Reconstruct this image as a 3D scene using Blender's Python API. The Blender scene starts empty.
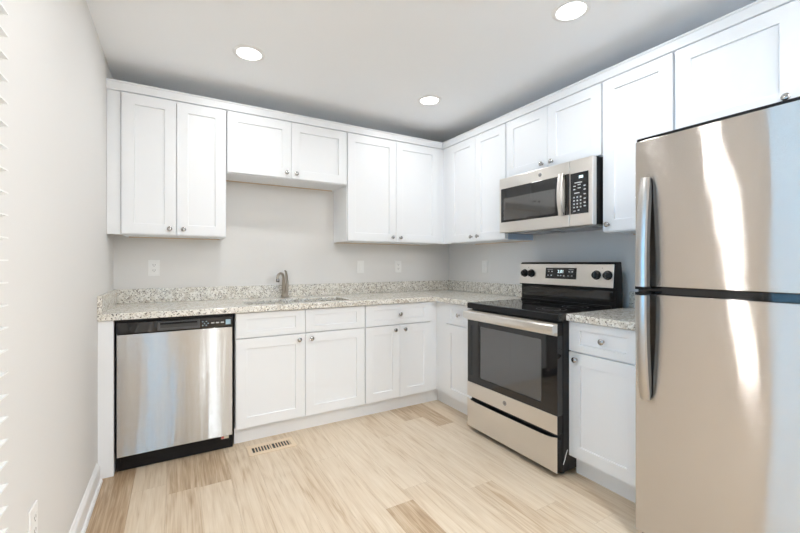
import bpy, bmesh, math, random
from mathutils import Vector, Matrix
random.seed(7)
S = bpy.context.scene
C = S.collection

# ------------------------------------------------------------------ camera, world, lights, exposure
cam = bpy.data.cameras.new('camera')
cam.sensor_width = 36.0
cam.lens = 385.0 / 800 * 36
cam.shift_x = (400 - 398.36) / 800
cam.shift_y = (263.1 - 266.5) / 800
cam.clip_start = 0.02
co = bpy.data.objects.new('camera', cam); C.objects.link(co)
co.location = (-2.5334, -3.3007, 1.1972)
co.rotation_euler = (math.pi / 2, 0, -0.5231)
S.camera = co

W = bpy.data.worlds.new('daylight'); S.world = W
W.use_nodes = True
wb = W.node_tree.nodes['Background']
wb.inputs[0].default_value = (0.82, 0.92, 1.0, 1)
wb.inputs[1].default_value = 15

S.view_settings.view_transform = 'Standard'
S.view_settings.look = 'None'
S.view_settings.gamma = 1
S.view_settings.use_curve_mapping = False
S.view_settings.exposure = -0.37
S.cycles.max_bounces = 14
S.cycles.diffuse_bounces = 9
S.cycles.glossy_bounces = 5
S.cycles.transparent_max_bounces = 12
S.cycles.sample_clamp_indirect = 8
S.cycles.caustics_reflective = False
S.cycles.caustics_refractive = False
S.cycles.use_denoising = True

LAMP_W = 17
LAMP_COL = (0.965, 0.985, 1.0)
LAMPS = [(-2.154, -.842), (-.831, -.833), (-.823, -2.064), (-2.15, -2.064), (-1.45, -3.7), (-.55, -3.7), (-1.45, -5.3), (-.55, -5.3)]  # last four are added out of view behind the camera, as frontal fill
LAMP_P = [.30, .28, .30, .46, 1.8, 1.5, 2.6, 2.2]
ROOM_W, ROOM_H, ROOM_Y = -2.911, 2.463, -6.5     # left wall x, ceiling z, rear wall y
# window openings: left wall (y0,y1,z0,z1); added unseen rear wall ones, for daylight and steel streaks (x0,x1,z0,z1)
WL = (-3.75, -2.135, .62, 2.05)
WRS = [(-2.86, -2.55, .30, 2.10), (-2.06, -1.80, .30, 2.10), (-.90, -.12, .06, 2.10)]

def portal(loc, rot, sx, sy):
    L = bpy.data.lights.new('sky_portal', 'AREA'); L.shape = 'RECTANGLE'; L.size = sx; L.size_y = sy
    L.cycles.is_portal = True
    o = bpy.data.objects.new('sky_portal', L); C.objects.link(o); o.location = loc; o.rotation_euler = rot
portal((ROOM_W - .10, (WL[0] + WL[1]) / 2, (WL[2] + WL[3]) / 2), (0, -math.pi / 2, 0), WL[3] - WL[2], WL[1] - WL[0])
for r in WRS: portal(((r[0] + r[1]) / 2, ROOM_Y - .10, (r[2] + r[3]) / 2), (math.pi / 2, 0, 0), r[1] - r[0], r[3] - r[2])

# ------------------------------------------------------------------ materials
def mat(name, col, rough=.5, metal=0, **kw):
    m = bpy.data.materials.new(name); m.use_nodes = True
    b = m.node_tree.nodes['Principled BSDF']
    b.inputs['Base Color'].default_value = (*col, 1)
    b.inputs['Roughness'].default_value = rough
    b.inputs['Metallic'].default_value = metal
    for k, v in kw.items(): b.inputs[k].default_value = v
    return m
def nd(m, t, **props):
    n = m.node_tree.nodes.new(t)
    for k, v in props.items(): setattr(n, k, v)
    return n
def lk(m, a, b): m.node_tree.links.new(a, b)
def bsdf(m): return m.node_tree.nodes['Principled BSDF']
def ramp(m, stops, interp='LINEAR'):
    r = nd(m, 'ShaderNodeValToRGB'); r.color_ramp.interpolation = interp
    e = r.color_ramp.elements
    while len(e) < len(stops): e.new(.5)
    for el, (p, c) in zip(e, stops):
        el.position = p; el.color = (*c, 1)
    return r
def objcoord(m, scale=(1, 1, 1)):
    t = nd(m, 'ShaderNodeTexCoord'); mp = nd(m, 'ShaderNodeMapping'); mp.inputs['Scale'].default_value = scale
    lk(m, t.outputs['Object'], mp.inputs['Vector']); return mp.outputs[0]
def bump(m, height, strength=.1, dist=.001):
    b = nd(m, 'ShaderNodeBump'); b.inputs['Strength'].default_value = strength; b.inputs['Distance'].default_value = dist
    lk(m, height, b.inputs['Height']); lk(m, b.outputs[0], bsdf(m).inputs['Normal'])

WHITE = mat('white_painted_wood', (.81, .828, .85), .38)
CARC = mat('white_laminate', (.78, .78, .775), .5)
TRIMW = mat('white_trim_paint', (.86, .86, .86), .35)
PLASTIC = mat('white_plastic', (.84, .84, .83), .3)
SLOT = mat('slot_dark', (.05, .05, .05), .6)
WOODRAW = mat('raw_plywood', (.62, .46, .30), .7)
BLACK = mat('black_plastic', (.010, .010, .011), .32, **{'Specular IOR Level': .22})
BLACKM = mat('black_enamel', (.012, .012, .013), .38, **{'Specular IOR Level': .25})
RIMG = mat('dark_grey_plastic', (.07, .07, .075), .3)
HANDLEM = mat('satin_handle_metal', (.50, .485, .465), .3, 1)
BLACKG = mat('black_glass', (.008, .008, .009), .05, IOR=1.55)
CHROME = mat('satin_nickel', (.42, .41, .40), .2, 1)
NICKEL = mat('brushed_nickel', (.45, .40, .34), .28, 1)
DKNICK = mat('dark_nickel', (.25, .24, .23), .25, 1)
GREYP = mat('grey_print', (.55, .56, .57), .5)
BADGE = mat('badge_grey', (.36, .36, .37), .35, .8)
BLUETINT = mat('pale_blue_tint', (.52, .66, .84), .35)
REDP = mat('red_print', (.65, .12, .10), .5)
CREAM = mat('cream_paper', (.80, .74, .62), .6)
VENTM = mat('tan_metal', (.74, .60, .44), .4)
RUBBER = mat('dark_liner', (.03, .03, .03), .7)
ENAMEL = mat('grey_oven_enamel', (.50, .50, .51), .35)
WIRE = mat('oven_wire', (.75, .75, .76), .25, 1)
SINKM = mat('sink_steel', (.75, .74, .72), .35, 1)
GROUND = mat('outdoor_paving', (.62, .62, .60), .9)
BLUECARD = mat('blue_reflection_card', (.23, .47, .67), .8)  # blue of the added outside walls, chosen for the steel reflections
GREYCARD = mat('grey_reflection_card', (.22, .25, .27), .8)  # dull tone of the added rear wall, keeps reflected daylight down

def wallpaint(name, col):
    m = mat(name, col, .75)
    n = nd(m, 'ShaderNodeTexNoise'); n.inputs['Scale'].default_value = 220; n.inputs['Detail'].default_value = 2
    lk(m, objcoord(m), n.inputs['Vector']); bump(m, n.outputs['Fac'], .12, .0008)
    return m
WALL = wallpaint('greige_wall_paint', (.74, .73, .715))
CEIL = wallpaint('ceiling_paint', (.905, .925, .95))

def emis(name, col, st):
    m = mat(name, (0, 0, 0), .4)
    bsdf(m).inputs['Emission Color'].default_value = (*col, 1); bsdf(m).inputs['Emission Strength'].default_value = st
    return m
LENS = emis('lamp_lens', (1, .97, .93), 14)
DIGIT = emis('display_digits', (.75, .95, 1), 2.2)

def steel(name, col, rough, aniso, rot=.25, brush=.3, wave=.0004):
    m = mat(name, col, rough, 1)
    b = bsdf(m); b.inputs['Anisotropic'].default_value = aniso; b.inputs['Anisotropic Rotation'].default_value = rot
    t = nd(m, 'ShaderNodeTangent', direction_type='RADIAL', axis='Z'); lk(m, t.outputs[0], b.inputs['Tangent'])
    n = nd(m, 'ShaderNodeTexNoise'); n.inputs['Scale'].default_value = 1; n.inputs['Detail'].default_value = 3
    lk(m, objcoord(m, (1.5, 1.5, 1100)), n.inputs['Vector'])
    r = nd(m, 'ShaderNodeMapRange'); r.inputs['To Min'].default_value = rough * .9; r.inputs['To Max'].default_value = rough * 1.12
    lk(m, n.outputs['Fac'], r.inputs['Value']); lk(m, r.outputs[0], b.inputs['Roughness'])
    w = nd(m, 'ShaderNodeTexNoise'); w.inputs['Scale'].default_value = 1; w.inputs['Detail'].default_value = 1
    lk(m, objcoord(m, (22, 22, 1.2)), w.inputs['Vector'])
    bp = nd(m, 'ShaderNodeBump'); bp.inputs['Strength'].default_value = 1; bp.inputs['Distance'].default_value = wave
    lk(m, w.outputs['Fac'], bp.inputs['Height'])
    # fine horizontal brushing: every grain line tips the normal a little up or down
    wn = nd(m, 'ShaderNodeTexWhiteNoise', noise_dimensions='3D')
    lk(m, objcoord(m, (400, 400, 4000)), wn.inputs['Vector'])
    mr = nd(m, 'ShaderNodeMapRange'); mr.inputs['To Min'].default_value = -brush; mr.inputs['To Max'].default_value = brush
    lk(m, wn.outputs['Value'], mr.inputs['Value'])
    cx = nd(m, 'ShaderNodeCombineXYZ'); lk(m, mr.outputs[0], cx.inputs[2])
    ad = nd(m, 'ShaderNodeVectorMath', operation='ADD'); lk(m, bp.outputs[0], ad.inputs[0]); lk(m, cx.outputs[0], ad.inputs[1])
    no = nd(m, 'ShaderNodeVectorMath', operation='NORMALIZE'); lk(m, ad.outputs[0], no.inputs[0])
    lk(m, no.outputs[0], b.inputs['Normal'])
    return m
STEEL = steel('brushed_stainless', (.54, .535, .525), .14, 1.0, brush=.46)
STEELF = steel('fridge_stainless', (.63, .595, .56), .105, 1.0, brush=.62, wave=.0003)
STEELR = steel('range_stainless', (.76, .73, .69), .32, .7, brush=.12)

def clearglass():
    m = bpy.data.materials.new('window_glass'); m.use_nodes = True
    nt = m.node_tree; nt.nodes.remove(bsdf(m)); out = nt.nodes['Material Output']
    t = nd(m, 'ShaderNodeBsdfTransparent'); g = nd(m, 'ShaderNodeBsdfGlossy'); g.inputs['Roughness'].default_value = .02
    f = nd(m, 'ShaderNodeFresnel'); f.inputs[0].default_value = 1.45; x = nd(m, 'ShaderNodeMixShader')
    lk(m, f.outputs[0], x.inputs[0]); lk(m, t.outputs[0], x.inputs[1]); lk(m, g.outputs[0], x.inputs[2]); lk(m, x.outputs[0], out.inputs[0])
    return m
GLASS = clearglass()

def ovenglass(name, dcol, dens, tcol, dots=False):
    # printed dot screen behind tinted glass
    m = bpy.data.materials.new(name); m.use_nodes = True
    nt = m.node_tree; nt.nodes.remove(bsdf(m)); out = nt.nodes['Material Output']
    t = nd(m, 'ShaderNodeBsdfTransparent'); t.inputs[0].default_value = (*tcol, 1)
    d = nd(m, 'ShaderNodeBsdfDiffuse'); d.inputs[0].default_value = (*dcol, 1)
    x = nd(m, 'ShaderNodeMixShader'); x.inputs[0].default_value = dens
    if dots:
        v = nd(m, 'ShaderNodeTexVoronoi'); v.inputs['Scale'].default_value = 62; v.inputs['Randomness'].default_value = 0
        lk(m, objcoord(m), v.inputs['Vector'])
        q = ramp(m, [(.25, (dens + .28,) * 3), (.45, (dens - .08,) * 3)]); lk(m, v.outputs['Distance'], q.inputs[0]); lk(m, q.outputs[0], x.inputs[0])
    g = nd(m, 'ShaderNodeBsdfGlossy'); g.inputs['Roughness'].default_value = .04; g.inputs[0].default_value = (1, 1, 1, 1)
    f = nd(m, 'ShaderNodeFresnel'); f.inputs[0].default_value = 1.8; y = nd(m, 'ShaderNodeMixShader')
    lk(m, t.outputs[0], x.inputs[1]); lk(m, d.outputs[0], x.inputs[2])
    lk(m, f.outputs[0], y.inputs[0]); lk(m, x.outputs[0], y.inputs[1]); lk(m, g.outputs[0], y.inputs[2]); lk(m, y.outputs[0], out.inputs[0])
    return m
OGLASS = ovenglass('oven_window_glass', (.34, .34, .35), .17, (.97, .97, .97), True)
MGLASS = ovenglass('microwave_window_glass', (.09, .085, .08), .7, (.5, .5, .5))

def granite():
    m = mat('speckled_granite', (.8, .78, .74), .16)
    co_ = objcoord(m)
    n1 = nd(m, 'ShaderNodeTexNoise'); n1.inputs['Scale'].default_value = 28; n1.inputs['Detail'].default_value = 5
    lk(m, co_, n1.inputs['Vector'])
    base = ramp(m, [(.3, (.56, .51, .44)), (.42, (.68, .65, .58)), (.55, (.76, .74, .68)), (.7, (.70, .68, .64))])
    lk(m, n1.outputs['Fac'], base.inputs[0])
    v = nd(m, 'ShaderNodeTexVoronoi'); v.inputs['Scale'].default_value = 185; v.inputs['Randomness'].default_value = 1
    lk(m, co_, v.inputs['Vector'])
    sp = nd(m, 'ShaderNodeSeparateColor'); lk(m, v.outputs['Color'], sp.inputs[0])
    dark = ramp(m, [(0, (1, 1, 1)), (.085, (1, 1, 1)), (.09, (0, 0, 0))], 'CONSTANT'); lk(m, sp.outputs[0], dark.inputs[0])
    grey = ramp(m, [(0, (1, 1, 1)), (.20, (1, 1, 1)), (.205, (0, 0, 0))], 'CONSTANT'); lk(m, sp.outputs[1], grey.inputs[0])
    mx = nd(m, 'ShaderNodeMix', data_type='RGBA'); lk(m, grey.outputs[0], mx.inputs[0]); lk(m, base.outputs[0], mx.inputs[6]); mx.inputs[7].default_value = (.46, .42, .37, 1)
    mx2 = nd(m, 'ShaderNodeMix', data_type='RGBA'); lk(m, dark.outputs[0], mx2.inputs[0]); lk(m, mx.outputs[2], mx2.inputs[6]); mx2.inputs[7].default_value = (.13, .12, .115, 1)
    v2 = nd(m, 'ShaderNodeTexVoronoi'); v2.inputs['Scale'].default_value = 90; lk(m, co_, v2.inputs['Vector'])
    sp2 = nd(m, 'ShaderNodeSeparateColor'); lk(m, v2.outputs['Color'], sp2.inputs[0])
    wh = ramp(m, [(0, (0, 0, 0)), (.80, (0, 0, 0)), (.81, (1, 1, 1))], 'CONSTANT'); lk(m, sp2.outputs[0], wh.inputs[0])
    mx3 = nd(m, 'ShaderNodeMix', data_type='RGBA'); lk(m, wh.outputs[0], mx3.inputs[0]); lk(m, mx2.outputs[2], mx3.inputs[6]); mx3.inputs[7].default_value = (.82, .80, .75, 1)
    lk(m, mx3.outputs[2], bsdf(m).inputs['Base Color'])
    return m
GRANITE = granite()

def floorwood():
    m = mat('light_oak_plank', (.6, .45, .3), .42)
    nt = m.node_tree
    at = nd(m, 'ShaderNodeAttribute', attribute_name='tone')   # r: tone of the plank, g,b: grain offset
    sp = nd(m, 'ShaderNodeSeparateColor'); lk(m, at.outputs['Color'], sp.inputs[0])
    t = nd(m, 'ShaderNodeTexCoord')
    off = nd(m, 'ShaderNodeVectorMath', operation='MULTIPLY'); lk(m, at.outputs['Vector'], off.inputs[0]); off.inputs[1].default_value = (0, 37, 53)
    add = nd(m, 'ShaderNodeVectorMath', operation='ADD'); lk(m, t.outputs['Object'], add.inputs[0]); lk(m, off.outputs[0], add.inputs[1])
    mp = nd(m, 'ShaderNodeMapping'); mp.inputs['Scale'].default_value = (34, 2.6, 1); lk(m, add.outputs[0], mp.inputs['Vector'])
    n = nd(m, 'ShaderNodeTexNoise'); n.inputs['Scale'].default_value = 1.2; n.inputs['Detail'].default_value = 6; n.inputs['Distortion'].default_value = 1.0
    lk(m, mp.outputs[0], n.inputs['Vector'])
    mp2 = nd(m, 'ShaderNodeMapping'); mp2.inputs['Scale'].default_value = (210, 2.6, 1); lk(m, add.outputs[0], mp2.inputs['Vector'])
    n2 = nd(m, 'ShaderNodeTexNoise'); n2.inputs['Scale'].default_value = 1; n2.inputs['Detail'].default_value = 3; lk(m, mp2.outputs[0], n2.inputs['Vector'])
    # cathedral grain
    mp3 = nd(m, 'ShaderNodeMapping'); mp3.inputs['Scale'].default_value = (9, .9, 1); lk(m, add.outputs[0], mp3.inputs['Vector'])
    n3 = nd(m, 'ShaderNodeTexNoise'); n3.inputs['Scale'].default_value = .8; n3.inputs['Detail'].default_value = 1.5; lk(m, mp3.outputs[0], n3.inputs['Vector'])
    mul = nd(m, 'ShaderNodeMath', operation='MULTIPLY'); lk(m, n3.outputs['Fac'], mul.inputs[0]); mul.inputs[1].default_value = 26
    fr = nd(m, 'ShaderNodeMath', operation='PINGPONG'); lk(m, mul.outputs[0], fr.inputs[0]); fr.inputs[1].default_value = 1
    lo = ramp(m, [(.25, (.36, .24, .14)), (.45, (.54, .405, .27)), (.6, (.67, .55, .41)), (.8, (.75, .64, .505))])
    a1 = nd(m, 'ShaderNodeMath', operation='MULTIPLY_ADD'); lk(m, n.outputs['Fac'], a1.inputs[0]); a1.inputs[1].default_value = .62
    a2 = nd(m, 'ShaderNodeMath', operation='MULTIPLY_ADD'); lk(m, n2.outputs['Fac'], a2.inputs[0]); a2.inputs[1].default_value = .42
    a3 = nd(m, 'ShaderNodeMath', operation='MULTIPLY_ADD'); lk(m, fr.outputs[0], a3.inputs[0]); a3.inputs[1].default_value = .085
    a4 = nd(m, 'ShaderNodeMath', operation='MULTIPLY_ADD'); lk(m, sp.outputs[0], a4.inputs[0]); a4.inputs[1].default_value = .46; a4.inputs[2].default_value = -.25
    lk(m, a4.outputs[0], a3.inputs[2]); lk(m, a3.outputs[0], a2.inputs[2]); lk(m, a2.outputs[0], a1.inputs[2])
    lk(m, a1.outputs[0], lo.inputs[0]); lk(m, lo.outputs[0], bsdf(m).inputs['Base Color'])
    bump(m, n2.outputs['Fac'], .08, .0006)
    return m
FLOOR = floorwood()
FLOORSEAM = mat('plank_joint', (.36, .27, .18), .7)

# ------------------------------------------------------------------ mesh helpers
def BACK(u, d, z): return (u, -d, z)          # units on the back wall: u = x, d = distance from wall
def RIGHT(u, d, z): return (-d, -u, z)        # units on the right wall: u = -y
def WORLD(x, y, z): return (x, y, z)

def box(bm, F, u0, u1, d0, d1, z0, z1):
    v = [bm.verts.new(F(u, d, z)) for u in (u0, u1) for d in (d0, d1) for z in (z0, z1)]
    for f in ((0, 1, 3, 2), (4, 6, 7, 5), (0, 4, 5, 1), (2, 3, 7, 6), (0, 2, 6, 4), (1, 5, 7, 3)):
        bm.faces.new([v[i] for i in f])
def prism(bm, F, prof, u0, u1):
    """profile of (d,z) points swept along u"""
    a = [bm.verts.new(F(u0, d, z)) for d, z in prof]; b = [bm.verts.new(F(u1, d, z)) for d, z in prof]
    n = len(prof); bm.faces.new(a); bm.faces.new(b[::-1])
    for i in range(n): bm.faces.new((a[i], b[i], b[(i + 1) % n], a[(i + 1) % n]))
def plate(bm, F, pts, d0, d1):
    """outline of (u,z) points given thickness d0..d1"""
    a = [bm.verts.new(F(u, d0, z)) for u, z in pts]; b = [bm.verts.new(F(u, d1, z)) for u, z in pts]
    n = len(pts); bm.faces.new(a); bm.faces.new(b[::-1])
    for i in range(n): bm.faces.new((a[i], b[i], b[(i + 1) % n], a[(i + 1) % n]))
def frame(bm, F, o, i, d0, d1):
    """rectangular ring: o,i = (u0,u1,z0,z1)"""
    def ring(r, d): return [bm.verts.new(F(u, d, z)) for u, z in ((r[0], r[2]), (r[1], r[2]), (r[1], r[3]), (r[0], r[3]))]
    A, B, c, D = ring(o, d0), ring(o, d1), ring(i, d0), ring(i, d1)
    for k in range(4):
        j = (k + 1) % 4
        bm.faces.new((A[k], A[j], c[j], c[k])); bm.faces.new((B[k], D[k], D[j], B[j]))
        bm.faces.new((A[k], B[k], B[j], A[j])); bm.faces.new((c[k], c[j], D[j], D[k]))
def cells(bm, xs, ys, on, z0, z1, F=WORLD):
    V = {}
    def v(i, j, z):
        k = (i, j, z)
        if k not in V: V[k] = bm.verts.new(F(xs[i], ys[j], z))
        return V[k]
    ni, nj = len(xs) - 1, len(ys) - 1
    O = lambda i, j: 0 <= i < ni and 0 <= j < nj and on((xs[i] + xs[i + 1]) / 2, (ys[j] + ys[j + 1]) / 2)
    for i in range(ni):
        for j in range(nj):
            if not O(i, j): continue
            for z in (z0, z1): bm.faces.new((v(i, j, z), v(i + 1, j, z), v(i + 1, j + 1, z), v(i, j + 1, z)))
            for (di, dj, a, b) in ((-1, 0, (0, 0), (0, 1)), (1, 0, (1, 0), (1, 1)), (0, -1, (0, 0), (1, 0)), (0, 1, (0, 1), (1, 1))):
                if not O(i + di, j + dj):
                    p, q = (i + a[0], j + a[1]), (i + b[0], j + b[1])
                    bm.faces.new((v(*p, z0), v(*q, z0), v(*q, z1), v(*p, z1)))
def lathe(bm, M, prof, n=24, cap=True):
    """prof (r,h) about local z, M maps local to world"""
    rings = []
    for r, h in prof:
        rings.append([bm.verts.new(M @ Vector((r * math.cos(2 * math.pi * k / n), r * math.sin(2 * math.pi * k / n), h))) for k in range(n)])
    for a, b in zip(rings, rings[1:]):
        for k in range(n): bm.faces.new((a[k], a[(k + 1) % n], b[(k + 1) % n], b[k]))
    if cap: bm.faces.new(rings[0][::-1]); bm.faces.new(rings[-1])
def axis_m(F, u, d, z):
    """matrix whose local z points out of the wall (towards larger d)"""
    o = Vector(F(u, d, z)); n = (Vector(F(u, d + 1, z)) - o)
    return Matrix.Translation(o) @ n.to_track_quat('Z', 'Y').to_matrix().to_4x4()
def up_m(x, y, z): return Matrix.Translation((x, y, z))
def tube(bm, pts, rad, n=12):
    pts = [Vector(p) for p in pts]
    rr = rad if isinstance(rad, (list, tuple)) else [rad] * len(pts)
    rings = []; ref = Vector((0, 0, 1)); 
    for i, p in enumerate(pts):
        t = (pts[min(i + 1, len(pts) - 1)] - pts[max(i - 1, 0)]).normalized()
        a = ref - t * ref.dot(t)
        if a.length < .1: a = Vector((1, 0, 0)) - t * t.x
        a.normalize(); ref = a; b = t.cross(a)
        rings.append([bm.verts.new(p + (a * math.cos(2 * math.pi * k / n) + b * math.sin(2 * math.pi * k / n)) * rr[i]) for k in range(n)])
    for a, b in zip(rings, rings[1:]):
        for k in range(n): bm.faces.new((a[k], a[(k + 1) % n], b[(k + 1) % n], b[k]))
    bm.faces.new(rings[0][::-1]); bm.faces.new(rings[-1])

def wpos(o):
    p = Vector((0, 0, 0))
    while o is not None: p = p + o.location; o = o.parent
    return p
def obj(name, bm, m, parent=None, loc=None, bevel=0, seg=2, smooth=False, label=None):
    base = wpos(parent) if parent is not None else Vector(loc or (0, 0, 0))
    bmesh.ops.remove_doubles(bm, verts=bm.verts, dist=1e-6)
    bmesh.ops.translate(bm, verts=bm.verts, vec=-base)
    bmesh.ops.recalc_face_normals(bm, faces=bm.faces)
    me = bpy.data.meshes.new(name); bm.to_mesh(me); bm.free()
    if smooth:
        for p in me.polygons: p.use_smooth = True
        me.set_sharp_from_angle(angle=math.radians(38))
    me.materials.append(m)
    o = bpy.data.objects.new(name, me); C.objects.link(o)
    if parent is not None: o.parent = parent
    else: o.location = base
    if bevel:
        b = o.modifiers.new('edge', 'BEVEL'); b.width = bevel; b.segments = seg; b.limit_method = 'ANGLE'; b.angle_limit = math.radians(40)
    if label: o['label'] = label
    return o
def tag(o, label, cat, group=None):
    o['label'] = label; o['category'] = cat
    if group: o['group'] = group
    return o
def thing(name, loc, label, cat, group=None):
    o = bpy.data.objects.new(name, None); o.empty_display_size = .05; C.objects.link(o); o.location = loc
    return tag(o, label, cat, group)
def struct(name, bm, m, **k):
    o = obj(name, bm, m, **k)
    if k.get('parent') is None: o['kind'] = 'structure'
    return o
def B(): return bmesh.new()
def boxo(name, F, r, m, parent=None, **k):
    bm = B(); box(bm, F, *r); return obj(name, bm, m, parent, **k)
def text(name, s, F, u, d, z, size, m, parent, right=(1, 0)):
    cu = bpy.data.curves.new('t', 'FONT'); cu.body = s; cu.size = size; cu.align_x = 'CENTER'; cu.align_y = 'CENTER'; cu.extrude = .0003
    t = bpy.data.objects.new('t', cu); C.objects.link(t)
    me = bpy.data.meshes.new_from_object(t.evaluated_get(bpy.context.evaluated_depsgraph_get()))
    bpy.data.objects.remove(t)
    base = wpos(parent)
    for v in me.vertices:
        v.co = Vector(F(u + v.co.x, d + max(v.co.z, 0), z + v.co.y)) - base
    me.materials.clear(); me.materials.append(m)
    o = bpy.data.objects.new(name, me); C.objects.link(o); o.parent = parent
    return o

# ------------------------------------------------------------------ room shell
def build_floor():
    bm = B(); lay = bm.loops.layers.float_color.new('tone')
    xs = [-.72 + .155 * k for k in range(-15, 6)]
    fixed = {(-1.650, 0): None}
    for i, x0 in enumerate(xs):
        x1 = x0 + .155; a, b = max(x0, ROOM_W), min(x1, 0.0)
        if b <= a: continue
        k = round((x0 + .72) / .155)
        ends = {-5 - 1: -1.648, -11: -.99, -1: -1.0, -2: -.80}
        y = {-6: -1.648, -11: -.99, -1: -1.0, -2: -.80, -13: .35, -14: -.3, -12: -2.2}.get(k, random.uniform(-1.2, -.1))
        tones = {(-6, 0): .22, (-11, 1): .25, (-11, 0): .80, (-1, 1): .3, (-2, 1): .35, (-13, 0): .66, (-14, 0): .05, (-14, 1): .1, (-12, 1): .5, (-12, 2): .3, (-10, 0): .62, (-9, 0): .72}
        # planks towards the camera (index 0,-1,..) and beyond (1,2)
        cuts = [(y + 1.22 * (j - 1), y + 1.22 * j, j) for j in range(3, -7, -1)]
        for (c0, c1, j) in cuts:
            c0, c1 = max(c0, ROOM_Y), min(c1, 0)
            if c1 <= c0: continue
            tone = tones.get((k, j), random.choice([.52, .6, .68, .74, .8, .84]))
            g, h = random.random(), random.random()
            e = .0003
            vs = [bm.verts.new(p) for p in ((a + e, c0 + e, 0), (b - e, c0 + e, 0), (b - e, c1 - e, 0), (a + e, c1 - e, 0))]
            f = bm.faces.new(vs)
            for lp in f.loops: lp[lay] = (tone, g, h, 1)
    me = bpy.data.meshes.new('floor'); bm.to_mesh(me); bm.free(); me.materials.append(FLOOR)
    # slab under the planks, seen only in the joints
    o = bpy.data.objects.new('floor', me); C.objects.link(o); o['kind'] = 'structure'
    bm = B(); box(bm, WORLD, ROOM_W - .12, .12, ROOM_Y - .12, .12, -.12, -.0008)
    s = obj('subfloor', bm, FLOORSEAM, o)
build_floor()
bm = B(); box(bm, WORLD, ROOM_W - .12, .12, ROOM_Y - .12, .12, ROOM_H, ROOM_H + .1); struct('ceiling', bm, CEIL)
bm = B(); box(bm, WORLD, ROOM_W - .12, .12, 0, .12, 0, ROOM_H); struct('wall_back', bm, WALL)
bm = B(); box(bm, WORLD, 0, .12, ROOM_Y, 0, 0, ROOM_H); struct('wall_right', bm, WALL)
FY = lambda a, b, c: (c, a, b)      # (y, z, x)
bm = B(); cells(bm, [ROOM_Y, WL[0], WL[1], 0], [0, WL[2], WL[3], ROOM_H], lambda a, b: not (WL[0] < a < WL[1] and WL[2] < b < WL[3]), ROOM_W - .12, ROOM_W, FY)
struct('wall_left', bm, WALL)
FX = lambda a, b, c: (a, c, b)      # (x, z, y)
bm = B(); cells(bm, [ROOM_W - .12] + [q for r in WRS for q in r[:2]] + [.12], [0, .06, .30, 2.10, ROOM_H], lambda a, b: not any(r[0] < a < r[1] and r[2] < b < r[3] for r in WRS), ROOM_Y - .12, ROOM_Y, FX)
struct('wall_rear', bm, WALL)
bm = B(); box(bm, WORLD, -14, 10, -18, 8, -.6, -.5); g = struct('outdoor_ground', bm, GROUND)
bm = B(); box(bm, WORLD, -6.2, -6.0, -14, 6, -.5, 5.5); struct('added_card_left', bm, BLUECARD)  # added unseen wall, dims the left window and turns the fridge reflection blue
bm = B(); box(bm, WORLD, -1.50, 6, -11.2, -11, -.5, 4.8); struct('added_card_rear', bm, GREYCARD)  # added unseen wall; the gap beside it leaves a bright streak on the dishwasher
bm = B(); box(bm, WORLD, -5.9, -1.95, -11.2, -11, -.5, 4.8); struct('added_card_rear', bm, BLUECARD)  # added unseen blue wall, gives the dishwasher its bluish streak

def baseboard(name, F, u0, u1):
    bm = B(); prism(bm, F, [(0.0005, 0.0005), (.016, .0005), (.016, .082), (.012, .092), (.007, .097), (.006, .104), (.0005, .107)], u0, u1)
    prism(bm, F, [(.016, .0005), (.028, .0005), (.027, .010), (.022, .016), (.016, .018)], u0, u1)
    struct(name, bm, TRIMW)
LEFTF = lambda u, d, z: (ROOM_W + d, -u, z)
baseboard('baseboard_left', LEFTF, .662, 6.45)
baseboard('baseboard_right', RIGHT, 3.25, 6.45)

# left window: sash frame + glass in the wall opening
def window(name, F, r, mull):
    u0, u1, z0, z1 = r
    bm = B(); frame(bm, F, r, (u0 + .045, u1 - .045, z0 + .045, z1 - .045), -.10, -.04)
    for a in mull: box(bm, F, a - .03, a + .03, -.095, -.045, z0 + .045, z1 - .045)
    w = struct(name, bm, TRIMW)
    bm = B(); box(bm, F, u0 + .04, u1 - .04, -.072, -.068, z0 + .04, z1 - .04); obj('window_pane', bm, GLASS, w)
window('window_1', LEFTF, (-WL[1], -WL[0], WL[2], WL[3]), [2.975])
REARF = lambda u, d, z: (u, ROOM_Y + d, z)
for i, r in enumerate(WRS): window('window_%d' % (i + 2), REARF, r, [])  # rear windows added out of view, placed to streak the dishwasher steel

# horizontal blind over the left window
bl = thing('window_blind', (ROOM_W + .03, -2.9, WL[2]), 'white horizontal slat blind over the window at the left edge of the picture', 'blind')
YB0, YB1 = 2.125, 3.82
boxo('headrail', LEFTF, (YB0 - .004, YB1, .006, .058, 2.07, 2.12), PLASTIC, bl, bevel=.002)
k = 0; z = 2.045
while z > .60:
    bm = B()
    prism(bm, LEFTF, [(.006, z - .004), (.030, z + .001), (.054, z + .002), (.054, z + .005), (.030, z + .004), (.006, z - .001)], YB0, YB1)
    obj('slat', bm, PLASTIC, bl); z -= .0497
boxo('bottom_rail', LEFTF, (YB0, YB1, .008, .052, .562, .58), PLASTIC, bl, bevel=.002)
for u in (2.3, 2.97, 3.65):
    bm = B(); 
    for d in (.0045, .0555): tube(bm, [LEFTF(u, d, .575), LEFTF(u, d, 2.07)], .0007, 5)
    obj('ladder_cord', bm, PLASTIC, bl)

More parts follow.
